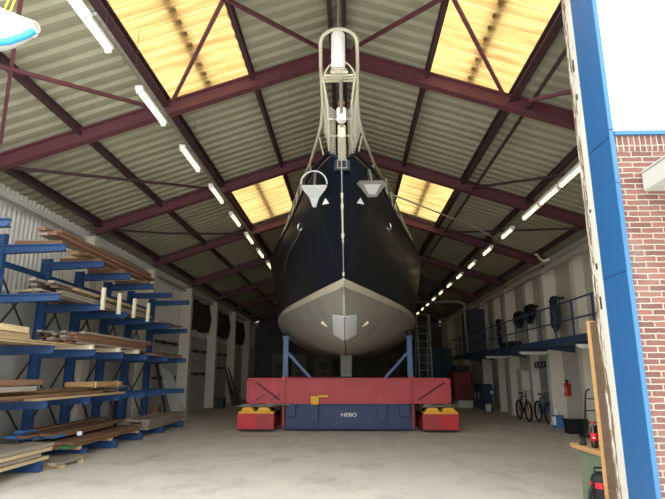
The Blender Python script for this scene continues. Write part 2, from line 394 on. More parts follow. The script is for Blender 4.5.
# ------------------------------------------------------------------ ceiling lights
def light(x,y,z,L,label,group):
    t=thing('ceiling_light',label,'light',(x,y,z),group)
    MB().box(x-.06,x+.06,y,y+L,z,z+.07).build('housing',M['whitepaint'],t)
    MB().tube([(x,y+.04,z-.03),(x,y+L-.04,z-.03)],.03,8).build('tube_lamp',M['tube'],t)
    for yy in (y,y+L-.04): MB().box(x-.04,x+.04,yy,yy+.04,z-.06,z).build('end_cap',M['whitepaint'],t)
    for yy in (y+.15,y+L-.15): MB().tube([(x,yy,z+.07),(x,yy,zroof(x)-.02)],.003,4).build('hanger',M['darkgrey'],t)
for i in range(14):
    light(-3.27,5.2+2.2*i,5.93,1.15,'%s fluorescent tube from the doorway in the row over the timber rack side'%ORD[i],'tube lights over the rack side')
for i,(y,L) in enumerate([(9.6,1.2),(10.9,1.1),(12.1,1.15)]+[(14.2+2.25*k,1.0) for k in range(11)]):
    light(4.5,y,5.5,L,'%s fluorescent tube from the doorway in the row over the walkway side'%ORD[i],'tube lights over the walkway side')
for x,z,n in ((-3.17,5.97,'rack'),(4.60,5.57,'walkway')):
    t=thing('cable_tray','grey cable tray running along the tube lights on the %s side'%n,'cable tray',(x,6,z))
    MB().box(x-.025,x+.025,5.7,39.8,z,z+.05).build('tray',M['darksteel'],t)
    for y in range(7,40,3): MB().tube([(x,y,z+.05),(x,y,zroof(x)-.02)],.004,4).build('hanger_rod',M['darkgrey'],t)

# ------------------------------------------------------------------ sailing yacht
import bisect
def interp(tab,y):
    ks=[a for a,_ in tab]
    if y<=ks[0]: return tab[0][1]
    if y>=ks[-1]: return tab[-1][1]
    i=bisect.bisect(ks,y)-1
    # catmull-rom
    (x1,y1),(x2,y2)=tab[i],tab[i+1]
    m1=(y2-tab[i-1][1])/(x2-tab[i-1][0]) if i>0 else (y2-y1)/(x2-x1)
    m2=(tab[i+2][1]-y1)/(tab[i+2][0]-x1) if i+2<len(tab) else (y2-y1)/(x2-x1)
    h=x2-x1; t=(y-x1)/h
    return (2*t**3-3*t*t+1)*y1+(t**3-2*t*t+t)*h*m1+(-2*t**3+3*t*t)*y2+(t**3-t*t)*h*m2
BX=-.11; ZW=3.4; YS=10.15
T_bd=[(8.8,.24),(9.4,.50),(9.95,.68),(11.3,1.00),(13,1.42),(14.5,1.84),(16,2.22),(17.5,2.52),(19.5,2.68),(24,2.55),(28,2.1),(31,1.5)]
T_bw=[(10.15,0.02),(11.3,.45),(12.75,.97),(14.8,1.65),(16.8,2.12),(18.5,2.38),(20,2.46),(24,2.4),(28,1.8),(31,1.1)]
T_zk=[(8.8,5.30),(10.15,3.4),(10.8,3.08),(11.3,2.82),(12.3,2.36),(13.3,2.22),(15,2.15),(24,2.12),(28,2.5),(31,3.1)]
def zd(y): return 5.42-.03*(min(y,19)-8.8)
def zk(y):
    if y<=10.15: return 5.30+(3.4-5.30)*((y-8.8)/1.35)
    return interp(T_zk,y)
def half(y,z):
    d=interp(T_bd,y); k=zk(y)
    if y<=YS:
        u=max(0,min(1,(z-k)/max(.01,zd(y)-k))); return d*u**1.15+.012
    w=interp(T_bw,y)
    if z>=ZW:
        u=(z-ZW)/(zd(y)-ZW); return w+(d-w)*u**1.25
    t=max(0,(z-k)/(ZW-k)); f=min(1,max(0,(y-10.5)/4.5))
    full=(1-(1-t)**2.0)**.7; vee=t**.9
    return w*(f*full+(1-f)*vee)+.012
YSn=[8.8,8.95,9.1,9.3,9.5,9.7,9.95,10.15,10.3,10.5,10.8,11.1,11.5,12,12.5,13,13.6,14.3,15,15.8,16.6,17.5,18.5,19.5,21,22.5,24,26,28,29.5,31]
def loft(zfun0,zfun1,n,side):
    rows=[]
    for y in YSn:
        a,b=zfun0(y),zfun1(y); r=[]
        for i in range(n+1):
            z=a+(b-a)*(i/n); r.append((BX+side*half(y,z),y,z))
        rows.append(r)
    return rows
boat=thing('sailing_yacht','big dark navy yacht with grey bottom raised on the red trailer','boat',(BX,19,2.1))
def both(z0,z1,n):
    mb=MB()
    for s in (-1,1): mb.grid(loft(z0,z1,n,s))
    return mb
STR=.13
top=both(lambda y:max(zk(y),ZW),zd,10)
top.quad([(BX+s*half(8.8,z),8.8,z) for s,z in ((-1,5.30),(-1,5.42),(1,5.42),(1,5.30))])
tr=[(BX+half(31,z),31,z) for z in (ZW,4.2,5.1)]; top.quad(tr+[(2*BX-x,y,z) for x,y,z in reversed(tr)])
hull=top.build('topsides',M['navyhull'],boat,smooth=True)
both(lambda y:max(zk(y),ZW-STR) if y>YS else ZW,lambda y:max(zk(y),ZW) if y>YS else ZW,2).build('waterline_stripe',M['boot'],boat,smooth=True)
both(lambda y:zk(y) if y>YS else ZW, lambda y:max(zk(y),ZW-STR) if y>YS else ZW,12).build('underbody',M['bottom'],boat,smooth=True)
# deck
mb=MB(); mb.grid([[(BX+s*half(y,zd(y))*.99,y,zd(y)-.06+.06*(1-s*s)) for s in (-1,-.5,0,.5,1)] for y in YSn]); mb.build('deck',M['wood_deck'],boat)
# toe rail
mb=MB()
for s in (-1,1): mb.tube([(BX+s*half(y,zd(y)),y,zd(y)+.02) for y in YSn if y<29],.035,6)
mb.build('toe_rail',M['navyhull'],boat)
# stem bar
MB().tube([(BX,8.79,5.36),(BX,9.46,4.36),(BX,10.12,3.43)],.03,8).build('stem_bar',M['navyhull'],boat)
MB().tube([(BX,10.14,3.40),(BX,10.8,3.07),(BX,11.3,2.81)],.022,8).build('stem_shoe',M['boot'],boat)
# keel resting on the trailer
MB().prism([(BX-.17,16.4,1.503),(BX+.17,16.4,1.503),(BX+.19,16.4,2.25),(BX-.19,16.4,2.25)],(0,6,0)).build('keel',M['darksteel'],boat,bev=.03)
# pale plate folded round the stem foot
mb=MB()
def ystem(z): return next((q*.01 for q in range(1015,1400) if zk(q*.01)<=z),12.5)
for s in (-1,1):
    rows=[]
    for i in range(6):
        r=[]
        for k in range(6):
            v=k/5; zc=2.80-.44*i/5; z=zc+(.03+.035*i/5)*v*2; y0=ystem(zc)
            y=next((q for q in (y0+.02*n for n in range(120)) if half(q,z)>=.245*v),y0+1)
            r.append((BX+s*(.245*v+.012),y-.045-.02*(1-v),z-.02*(1-v)))
        rows.append(r)
    mb.grid(rows)
pl=mb.build('stem_plate',M['patch'],boat)
md=pl.modifiers.new('solid','SOLIDIFY'); md.thickness=.03; md.offset=0
for s in (-1,1):
    y,z=next(((q*.02,1.6+q*.02*(374-328.5)/545) for q in range(560,760) if half(q*.02,1.6+q*.02*(374-328.5)/545)>q*.02*18.8/530),(12.5,2.6)); x=half(y,z)
    MB().beam((BX+s*(x-.05),y-.13,z+.04),(BX+s*(x+.09),y-.10,z+.13),.05,.07).build('hull_fitting',M['cream'],boat)
    # fairlead rings, mooring line under them, small white emblem near the anchors
    y=11.9; z=4.93; x=BX+s*(half(y,z)+.01)
    MB().tube([(x+s*.03*math.sin(a)*.3,y-.015+.045*math.cos(a)*.2,z+.085*math.sin(a)+.0) if False else (x+.05*math.cos(a),y-.02-s*0+.03*math.cos(a)*s,z+.085*math.sin(a)) for a in [2*math.pi*k/14 for k in range(15)]],.016,6).build('fairlead',M['inox'],boat)
    ln=[(y1,z1) for y1,z1 in ((12.0,4.84),(12.6,4.78),(13.4,4.74),(14.2,4.55),(14.5,4.35))]
    MB().tube([(BX+s*(half(a,b)+.02),a,b) for a,b in ln],.010,5).build('mooring_line',M['inox'],boat)
    a=V((BX+s*.36,9.62,4.95)); zz=4.80
    y=9.75
    tri=[(BX+s*(half(y,zz)*.86-.1),y-.16,zz-.04),(BX+s*(half(y,zz)*.86+.1),y-.04,zz-.04),(BX+s*(half(y,zz)*.86),y-.12,zz+.15)]
    MB().prism(tri,(0,-.015,0)).build('emblem',M['whitepaint'],boat)
# bowsprit seen from below
sp=MB(); 
rowsS=[]
for y,w,z,h in ((9.5,.10,5.24,.14),(8.85,.075,5.40,.13),(8.15,.065,5.56,.11)): rowsS.append((y,w,z,h))
for (y0,w0,z0,h0),(y1,w1,z1,h1) in zip(rowsS[:-1],rowsS[1:]):
    b=len(sp.v)
    for (y,w,z,h) in ((y0,w0,z0,h0),(y1,w1,z1,h1)): sp.v += [(BX-w,y,z-h),(BX+w,y,z-h),(BX+w,y,z+h),(BX-w,y,z+h)]
    for f in ((0,1,5,4),(1,2,6,5),(2,3,7,6),(3,0,4,7),(3,2,1,0),(4,5,6,7)): sp.f.append(tuple(b+i for i in f)); sp.mi.append(0)
bow=sp.build('bowsprit',M['cream'],boat,bev=.02)
MB().box(BX-.14,BX+.14,8.8,9.0,5.10,5.30).build('gammon_iron',M['navyhull'],boat)
MB().tube([(BX-.08,8.75,5.28),(BX-.08,8.68,5.10),(BX+.08,8.68,5.10),(BX+.08,8.75,5.28)],.016,6).build('shackle',M['inox'],boat)
MB().tube([(BX,8.2,5.6),(BX,7.4,6.05)],.028,8).build('sprit_tube',M['inox'],boat)
MB().lathe((BX,8.0,5.62),[(.075,.02),(.082,.06),(.082,.24),(.05,.26)],16).build('furling_drum',M['whitepaint'],boat,smooth=False)
MB().lathe((BX,8.0,5.92),[(.05,0),(.06,.03),(.06,.07),(.03,.09),(.03,.14)],12).build('drum_cap',M['brass'],boat)
MB().lathe((BX-.04,7.4,6.20),[(.105,0),(.11,.1),(.11,.62),(.09,.65)],18).build('furled_sail',M['whitepaint'],boat,smooth=False)
MB().tube([(BX-.04,7.4,6.8),(BX-.03,7.2,7.46)],.016,8).build('forestay',M['inox'],boat)
# platform at the sprit end
pf=MB()
for y,w in ((7.32,.13),(7.40,.22),(7.48,.24),(7.56,.25)): pf.box(BX-.02-w,BX-.02+w,y-.014,y+.014,6.10,6.125)
for r in (0.0,.035,.07): pf.tube([(BX-.03+(.125)*math.cos(a),7.4+.125*math.sin(a),6.12+r) for a in [2*math.pi*k/16 for k in range(17)]],.010,5)
pf.tube([(BX-.02+.25*math.cos(a),7.56-.1*math.sin(a),6.12+.28*math.sin(a)) for a in [math.pi*k/14 for k in range(15)]],.014,6)
pf.build('sprit_platform',M['cream'],boat)
# pulpit hoop and side rails
HX=BX-.03
hoop=[(-.92,11.37,5.90),(-.67,10.43,5.90),(-.42,9.15,5.92),(-.34,8.8,6.02),(-.30,8.4,6.2),(-.30,7.75,6.52),(-.29,7.45,6.68)]
arc=[(.29*math.cos(a),7.42-.10*math.sin(a),6.70+.18*math.sin(a)) for a in [math.pi-math.pi*k/10 for k in range(11)]]
path=[(HX+x,y,z) for x,y,z in hoop]+[(HX+x,y,z) for x,y,z in arc]+[(HX-x,y,z) for x,y,z in reversed(hoop)]
MB().tube(path,.03,8).build('pulpit_rail',M['cream'],boat,smooth=True)
for s in (-1,1):
    MB().tube([(HX+s*.25,7.5,6.14),(HX+s*.20,7.9,5.90),(HX+s*.19,8.5,5.62),(HX+s*.22,9.0,5.45)],.018,6).build('lower_rail',M['cream'],boat)
    for (a,b) in (((.30,7.75,6.50),(.255,7.6,6.12)),((.30,8.4,6.18),(.215,8.5,5.66)),((.67,10.43,5.9),(.60,10.2,5.42)),((.40,9.15,5.92),(.30,9.0,5.42))):
        MB().tube([(HX+s*a[0],a[1],a[2]),(HX+s*b[0],b[1],b[2])],.013,6).build('pulpit_stanchion',M['cream'],boat)
    # net between sprit, lower rail and hoop rail
    nt=MB()
    def netp(u,v):   # u along, v from the sprit (0) up to the rail (1)
        y=7.95+1.02*u
        zi=6.05-.72*u+.0; xo=.02+.02*u
        lo=V((.10+.03*u,y,5.80-.48*u)); mid=V((.205,y,5.88-.42*u)); hi=V((.29+.05*u*u,y,6.42-.46*u))
        return lo.lerp(mid,v*2) if v<.5 else mid.lerp(hi,(v-.5)*2)
    for i in range(19):
        pts=[netp(min(1,i/18),v/8) for v in range(9)]; nt.tube([(HX+.03+s*p.x,p.y,p.z) for p in pts],.0042,4,False)
    for v in range(8):
        pts=[netp(i/12,v/7) for i in range(13)]; nt.tube([(HX+.03+s*p.x,p.y,p.z) for p in pts],.0042,4,False)
    nt.build('safety_net',M['net'],boat)
for y,z in ((8.15,5.66),(8.5,5.52)): MB().tube([(HX-.20,y,z+.1),(HX+.20,y,z+.1)],.016,6).build('crossbar',M['cream'],boat)
# guard rails with stanchions
for s in (-1,1):
    ysR=[11.37,12.2,13.03,14.1,15.2,16.3,17.5,18.7,19.85,22,24,26]
    RX=[(11.37,.95),(13.03,1.31),(15.2,1.78),(17.5,2.28),(19.85,2.6),(24,2.5),(26,2.3)]
    def rp(y,h):
        a=interp(RX,y); b=half(y,zd(y))-.03; t=h/.66
        return (BX+s*(b+(a-b)*t),y,zd(y)+(5.90-zd(y))*t)
    for h,r in ((.66,.026),(.34,.016)): MB().tube([rp(y,h) for y in ysR],r,6).build('guard_rail',M['cream'],boat)
    for y in ysR[::1]: MB().tube([rp(y,0),rp(y,.66)],.02,6).build('stanchion',M['cream'],boat)
# bobstay with turnbuckle
A=V((BX-.01,8.25,5.42)); B=V((BX,10.1,3.44))
MB().tube([A,B],.010,6).build('bobstay',M['inox'],boat)
tb=MB(); 
for a,b,r in ((.36,.39,.024),(.39,.66,.016),(.44,.47,.026),(.66,.69,.03),(.69,.73,.016),(.975,1.0,.024)): tb.tube([A.lerp(B,a)+V((0,-.03,0)),A.lerp(B,b)+V((0,-.03,0))],r,8)
tb.build('turnbuckle',M['cream'],boat)
# anchors at the bow rollers (they come off: things of their own)
def anchor(cx,label,flat):
    t=thing('anchor',label,'anchor',(cx,9.5,4.9))
    if not flat:
        y0=8.98
        MB().prism([(cx-.24,y0,4.90),(cx+.24,y0,4.90),(cx+.20,y0+.02,4.82),(cx+.09,y0+.06,4.69),(cx+.03,y0+.10,4.52),(cx-.03,y0+.10,4.52),(cx-.09,y0+.06,4.69),(cx-.20,y0+.02,4.82)],(0,.05,0)).build('fluke',mat('galvanised_anchor',(158,156,150),.6,metal=.2),t)
        MB().tube([(cx+.235*math.cos(a),y0-.04,4.90+.25*math.sin(a)) for a in [math.pi*k/16 for k in range(17)]],.016,8).build('roll_bar',M['galv'],t,smooth=True)
        MB().beam((cx,y0+.05,4.84),(cx-.0,y0+.3,5.25),.04,.09).build('shank',M['inox'],t)
    else:
        y0=8.92
        MB().prism([(cx-.27,y0,4.88),(cx-.22,y0+.1,4.97),(cx+.22,y0+.1,4.97),(cx+.27,y0,4.88),(cx+.17,y0+.06,4.79),(cx+.08,y0+.12,4.68),(cx-.08,y0+.12,4.68),(cx-.17,y0+.06,4.79)],(0,.07,.05)).build('fluke',mat('dull_galvanised',(112,108,98),.75,metal=.1),t)
        MB().prism([(cx-.15,y0-.02,4.87),(cx+.15,y0-.02,4.87),(cx+.06,y0+.06,4.71),(cx-.06,y0+.06,4.71)],(0,.02,.0)).build('fluke_rib',M['duct'],t)
        MB().beam((cx,y0+.14,4.9),(cx-.05,y0+.3,5.25),.04,.09).build('shank',M['inox'],t)
anchor(-.62,'grey anchor with round hoop bar hung on the bow, point down','')
anchor(.42,'dull grey anchor without hoop lying flat at the bow','flat')
# cable slung from the yacht to the lights
tag(MB().tube([(.80,10.0,5.08),(2.0,11.8,5.25),(3.3,13.8,5.46),(4.5,15.85,5.62)],.016,6).build('power_cable',M['galv']),'thin pale cable strung from the yacht bow to the ceiling lights','cable')

# ------------------------------------------------------------------ trailer
tr=thing('boat_trailer','red and navy steel boat trailer carrying the yacht on blue posts','trailer',(0,16.5,0))
fb=MB().box(-3.0,2.88,15.95,15.98,.78,1.48).box(-3.02,2.90,15.90,16.35,1.44,1.48).box(-3.02,2.90,15.90,16.35,.76,.80).box(-3.0,2.88,16.12,16.16,.8,1.44)
fb.box(-3.02,-2.97,15.90,16.35,.76,1.48).box(2.85,2.90,15.90,16.35,.76,1.48)
fb.build('cross_beam',M['red'],tr)
for x0,x1 in ((-2.75,-2.05),(1.95,2.75)):
    s=1 if x0<0 else -1
    MB().beam((x0,15.94,1.36 if s>0 else .86),(x1,15.94,.86 if s>0 else 1.36),.02,.05).build('brace',mat('dark_red_steel',(96,30,34),.7),tr)
MB().beam((-2.75,15.94,.84),(-2.5,15.94,1.0),.02,.04).beam((-2.05,15.94,1.02),(-2.3,15.94,.86),.02,.04).build('brace',M['steel'],tr)
MB().box(-1.99,-1.89,15.88,15.945,.78,1.55).build('post_clamp',M['red'],tr); MB().box(1.74,1.84,15.88,15.945,.78,1.55).build('post_clamp',M['redbox2'],tr)
for x in (-1.95,1.78): MB().box(x,x+.05,15.9,15.945,.1,.78).build('clamp_leg',M['redbox2'],tr)
hl=MB()
for x in (-1.55,-1.35,-1.0,.75,.95,1.3,1.45): hl.lathe((x,15.945,1.04+.06*math.sin(x*7)),[(.02,0),(.02,.006)],8,'y')
hl.build('bolt',M['darkgrey'],tr)
MB().box(-1.87,1.80,15.98,16.05,.06,.78).box(-1.9,1.83,15.9,16.6,.06,.10).box(-1.9,1.83,15.92,16.6,.72,.76).build('power_box',M['navy'],tr)
MB().box(-1.84,-1.58,15.82,15.98,.42,.74).build('side_locker',M['navy'],tr); MB().box(1.42,1.69,15.82,15.98,.42,.74).build('side_locker',M['navy'],tr)
for x in (-1.18,.78): MB().box(x,x+.25,15.85,15.98,.28,.72).build('bracket',M['navy'],tr)
MB().box(-1.14,-.90,15.80,15.9,.74,.98).build('yellow_block',M['yellow'],tr,bev=.01)
MB().box(-.90,-.64,15.84,15.9,.94,1.0).build('yellow_block',M['yellow'],tr)
# lettering
cu=bpy.data.curves.new('lettering','FONT'); cu.body='HEBO'; cu.size=.15; cu.align_x='CENTER'; cu.extrude=.002
fo=bpy.data.objects.new('lettering_tmp',cu); C.objects.link(fo); bpy.context.view_layer.update()
me=bpy.data.meshes.new_from_object(fo.evaluated_get(bpy.context.evaluated_depsgraph_get()))
bpy.data.objects.remove(fo); me.name='lettering'; me.materials.clear(); me.materials.append(M['whitepaint'])
lo=bpy.data.objects.new('lettering',me); C.objects.link(lo); lo.parent=tr; lo.location=(-.04,-.528,.40); lo.rotation_euler=(math.pi/2,0,0); lo.scale=(1.2,1,1)
# long beams and rear cross beam
for x in (-2.2,1.95): MB().box(x,x+.25,16.3,27,.85,1.3).build('long_beam',M['red'],tr)
MB().box(-3.0,2.88,26.6,27,.78,1.48).build('cross_beam',M['red'],tr)
MB().box(-.4,.2,16.35,26.6,1.30,1.5).build('keel_bed',M['darkgrey'],tr)
# support posts
for y in (16.1,):
    for s,x in ((-1,-1.91),(1,1.77)):
        MB().box(x-.075,x+.075,y-.075,y+.075,.8,2.68).build('support_post',M['postblue'],tr)
        MB().box(x-.11,x+.11,y-.11,y+.11,2.66,2.71).build('post_head',M['postblue'],tr)
        MB().beam((x-s*.02,y,2.45-.2),(x-s*.75,y,1.48),.06,.08).build('strut',M['postblue'],tr)
        zh=next((q*.01 for q in range(220,340) if half(y+.12,q*.01)>abs(x-BX)-.10),3.0)-.015
        pad=MB().lathe((x,y,2.71),[(.07,0),(.09,.02),(.09,max(.03,zh-2.71-.02)),(.07,max(.04,zh-2.71))],10); pad.build('hull_pad',M['black'],tr)
# wheel bogies
for s,x0,x1 in ((-1,-3.2,-2.16),(1,2.03,3.03)):
    bg=MB().box(x0,x1,15.62,15.68,.08,.5).box(x0,x1,15.68,17.2,.42,.5).box(x0,x0+.05,15.68,17.2,.08,.5).box(x1-.05,x1,15.68,17.2,.08,.5).build('wheel_bogie',M['redbox'],tr)
    xm=(x0+x1)/2+.02
    MB().box((x0+.01 if s>0 else xm),(xm if s>0 else x1-.01),15.60,15.62,.10,.49).build('ballast_plate',M['redbox2'],bg)
    MB().box(x0+.05,x1-.05,15.64,15.72,.04,.09).build('skid',M['black'],bg)
    yb=MB(); 
    yb.box(x0+.02,x1-.0,15.6,16.0,.5,.56)
    for q in (.08,.54): yb.prism([(x0+q,15.62,.56),(x0+q+.40,15.62,.56),(x0+q+.33,15.62,.67),(x0+q+.07,15.62,.67)],(0,.35,0))
    yb.build('yellow_clamp',M['yellow'],bg,bev=.008)
    rd=MB()
    for i in range(5): rd.beam((x0-.02+.03*i,15.66+.06*i,.69+.014*i),(x1+.05-.06*i,15.72+.05*i,.70+.02*((i*3)%4)),.02,.018)
    if s<0: rd.beam((x0+.4,15.62,.73),(x0+1.5,15.7,.75),.025,.025)
    rd.build('steel_bar',M['darksteel'],bg)
    for yy in (16.1,16.8):
        for xx in (x0+.14,x1-.34): MB().lathe((xx,yy,.3),[(.2,0),(.3,.03),(.3,.17),(.2,.2)],20,'x').build('wheel',M['black'],tr)
    cp=MB().beam((xm,16.15,.5),(xm,16.15,.85),.3,.4); cp.build('turntable',M['darkgrey'],tr)

# ------------------------------------------------------------------ cantilever rack
UY=[7.65,9.3,10.85,12.25,13.75,15.3,17.0]
LV=[1.07,2.0,2.93,3.84]         # arm centre heights at the tip
rk=thing('cantilever_rack','tall blue steel cantilever rack loaded with timber along the wall','rack',(-6.0,12.3,0))
UX=-6.42; TIP=-5.2
for k,y in enumerate(UY):
    u=MB().ibeam((UX,y,.0),(UX,y,4.12 if k<2 else 3.98),.12,.19,.02,up=(1,0,0)); u.build('upright',M['rackblue'],rk)
    MB().prism([(UX,y-.06,.01),(TIP+.02,y-.06,.01),(TIP+.02,y-.06,.18),(UX,y-.06,.18)],(0,.12,0)).build('foot',M['rackblue'],rk)
    for z in LV:
        a=MB()
        a.prism([(UX,y-.06,z-.10),(TIP,y-.06,z-.05),(TIP,y-.06,z-.03),(UX,y-.06,z-.08)],(0,.12,0))
        a.prism([(UX,y-.06,z+.04),(TIP,y-.06,z+.06),(TIP,y-.06,z+.08),(UX,y-.06,z+.07)],(0,.12,0))
        a.prism([(UX,y-.012,z-.09),(TIP,y-.012,z-.04),(TIP,y-.012,z+.07),(UX,y-.012,z+.06)],(0,.024,0))
        a.build('arm',M['rackblue'],rk)
for a,b in zip(UY[:-1],UY[1:]):
    for z0,z1 in ((.4,1.9),(2.1,3.7)):
        MB().beam((UX-.08,a,z0),(UX-.08,b,z1),.04,.02,up=(1,0,0)).beam((UX-.11,a,z1),(UX-.11,b,z0),.04,.02,up=(1,0,0)).build('brace',M['darkgrey'],rk)
    MB().box(UX-.06,UX+.0,a,b,3.55,3.65).build('tie_bar',M['rackblue'],rk)

TOP=[.185]+[z+.085 for z in LV]
def board(name,x0,x1,y0,y1,z0,z1,m,label,cat,group=None,rz=0,end=None,endcol=None):
    mb=MB(); mb.box(x0,x1,y0,y1,z0,z1,rz=rz)
    if end:
        mb.cur=1; mb.box(x0-.004,x1+.004,y0-.006,y0+end,z0-.0,z1+.004,rz=0)
        o=mb.build(name,[m,endcol],loc=((x0+x1)/2,(y0+y1)/2,z0))
    else: o=mb.build(name,m,loc=((x0+x1)/2,(y0+y1)/2,z0))
    return tag(o,label,cat,group)
def pile(name,label,cat,group,X0,X1,Y0,Y1,Z,layers,per,th,mats,jy=.3,gap=.01,stick=True,end=None,endcol=None,fan=0.,stickmat=None):
    z=Z; w=(X1-X0)/per
    for L in range(layers):
        if stick and L==0:
            pass
        for i in range(per):
            if L==layers-1 and layers>2 and random.random()<.3: continue
            a=Y0+random.uniform(0,jy); b=Y1-random.uniform(0,jy)
            x=X0+i*w; t=th*random.uniform(.85,1.0)
            board(name,x+gap,x+w-gap-random.uniform(0,.02),a,b,z,z+t,random.choice(mats),label,cat,group,end=end if random.random()<.55 else None,endcol=endcol)
        z+=th+.006
    return z
# bottom level
def bear(y,x0,x1,z,h,label,m='w_tan',group='wood bearers in the rack'):
    return board('bearer',x0,x1,y-.05,y+.05,z,z+h,M[m],label,'wood block',group)
pile('plywood_sheet','long pale yellow board on the lowest rack level nearest the doorway','board','pale boards on the lowest level',-6.2,-5.15,6.6,9.75,TOP[0],4,2,.06,[M['w_ply'],M['w_tan'],M['w_grey'],M['w_tan']],.5)
z=pile('timber_plank','red-brown plank of the low pile whose ends show green paint','plank','red-brown planks with green ends',-6.0,-5.2,9.95,13.9,TOP[0]+.06,3,4,.05,[M['w_red'],M['w_brown']],.5,end=.38,endcol=M['endgreen'])
for y in (10.65,12.05,13.55): bear(y,-6.1,-5.2,TOP[0],.058,'square wood bearer under the green-ended planks')
pile('timber_plank','red-brown plank from the blue-ended bundle behind the green-ended planks','plank','red-brown planks with blue ends',-6.2,-5.55,9.75,13.6,z+.0,3,3,.05,[M['w_red'],M['w_brown']],.7,end=.36,endcol=M['endblue'])
board('paper_note',-5.42,-5.34,10.9,10.96,z,z+.07,M['paper'],'small white paper tag on the green-ended planks','tag')
board('paper_note',-5.72,-5.64,9.30,9.36,TOP[0]+.135,TOP[0]+.2,M['paper'],'small white paper tag on the pale yellow boards','tag')
pile('pallet_board','grey plank jutting low at the end of the pale boards','plank','grey planks on the floor level',-5.7,-5.0,9.45,10.75,.065,1,4,.05,[M['w_grey']],.2)
for y in (9.7,10.4): bear(y,-5.75,-4.98,0,.06,'floor bearer under the grey planks')
pile('timber_plank','weathered grey plank in the low far-end pile','plank','weathered planks at the far low end',-6.2,-5.2,14.1,17.5,TOP[0],4,4,.06,[M['w_grey'],M['w_tan'],M['w_grey']],1.0)
# level 2
z=pile('timber_plank','grey-brown plank in the long stack on the second level','plank','planks stacked on the second level',-6.2,-5.2,6.9,13.9,TOP[1],3,4,.05,[M['w_grey'],M['w_brown'],M['w_tan'],M['w_red']],2.6)
pile('timber_plank','short reddish beam at the front of the second level','plank','beams at the front of the second level',-5.95,-5.22,6.6,9.2,z,2,2,.09,[M['w_red'],M['w_brown'],M['w_grey']],.4)
t=thing('wood_bundle','flat brown bundle with pale straps on the second rack level','bundle',(-5.6,12,z))
MB().box(-5.9,-5.3,11.1,12.6,z,z+.11).build('bundle_wood',M['w_orange'],t,bev=.02)
for y in (11.2,12.3): MB().box(-5.905,-5.295,y,y+.06,z-.002,z+.113).build('band',M['w_stake'],t)
# level 3
z=pile('timber_plank','thin grey-brown sheet under the level three stacks','plank','thin sheets on the third level',-6.2,-5.2,7.0,10.1,TOP[2],2,2,.03,[M['w_grey'],M['w_tan']],.6)
pile('timber_plank','thick pale board on the third level nearest the doorway','plank','thick boards at the front of the third level',-6.0,-5.35,6.5,9.1,z,2,2,.10,[M['w_light'],M['w_tan'],M['w_orange']],.5)
for y in (10.8,12.1,13.2): bear(y,-6.2,-5.22,TOP[2],.09,'pale block under the brown bundle on the third level','w_stake')
z3=TOP[2]+.092
pile('timber_lath','brown lath in the ragged bundle on the third level','lath','brown laths on the third level',-6.15,-5.25,10.0,14.2,z3,5,7,.045,[M['w_red'],M['w_brown'],M['w_dark'],M['w_grey']],.5,gap=.006)
pile('timber_plank','dark thin board at the far end of the third level','plank','dark boards far on the third level',-6.15,-5.3,14.3,17.4,TOP[2],2,3,.04,[M['w_red'],M['w_dark'],M['w_grey']],.6)
# level 4
z=pile('timber_lath','grey lath lying behind the upright stakes','lath','grey laths on the fourth level',-6.2,-5.3,9.2,14.2,TOP[3],5,6,.05,[M['w_grey'],M['w_grey'],M['w_tan'],M['w_dark']],1.0,gap=.008)
for i,(y,h) in enumerate(((10.95,.36),(11.75,.36),(12.6,.36),(13.5,.36))):
    board('stake',-5.22,-5.15,y-.035,y+.035,TOP[3]-.16+.05,TOP[3]+h,M['w_stake'],'%s pale upright stake from the front on the fourth level'%ORD[i],'stake','pale stakes')
pile('timber_plank','grey plank at the far end of the fourth level','plank','grey planks far on the fourth level',-6.15,-5.3,14.3,17.3,TOP[3],1,4,.05,[M['w_grey'],M['w_dark']],.7)
# level 5
z5=TOP[4]
for y,xx in ((9.4,0),(10.95,0),(12.2,0),(13.7,0)): bear(y,-6.2,-5.3,z5,.08,'bearer block on the top rack level','w_brown')
pile('long_plank','long brown plank lying on the top rack level','plank','long planks on the top level',-5.72,-5.33,9.15,14.3,z5+.16,2,2,.07,[M['w_brown'],M['w_grey'],M['w_red']],.35)
pile('timber_plank','thick short beam on the top level under the long planks','plank','beams on the top level',-6.2,-5.4,10.3,13.6,z5+.082,1,4,.075,[M['w_light'],M['w_brown'],M['w_tan']],.8)
# loose leaning material at the far end of the rack
for i in range(7):
    x=-6.15+.02*i; y=18.2+.17*i
    tag(MB().tube([(x+.28,y+.2,.0),(x-.35,y+.1,1.95-.06*i)],.026,8).build('metal_tube',M['galv']),'pale metal tube leaning beside the far rack end','tube','tubes leaning at the rack end')
tag(MB().beam((-5.85,17.55,.02),(-6.42,17.75,2.05),.09,.05).build('steel_bar',M['darkgrey']),'dark steel bar leaning at the far rack end','bar')
for i in range(3): tag(MB().box(-6.9+.3*i*0,-6.82,15.9+.3*i,16.05+.3*i,.0,.98).build('timber_offcut',M['w_dark']),'dark timber offcut standing upright by the wall panels','offcut','upright offcuts by the wall')
tag(MB().box(-6.3,-6.1,17.35,17.65,0,.62).build('timber_offcut',M['w_brown']),'short brown timber offcut standing at the rack end','offcut')
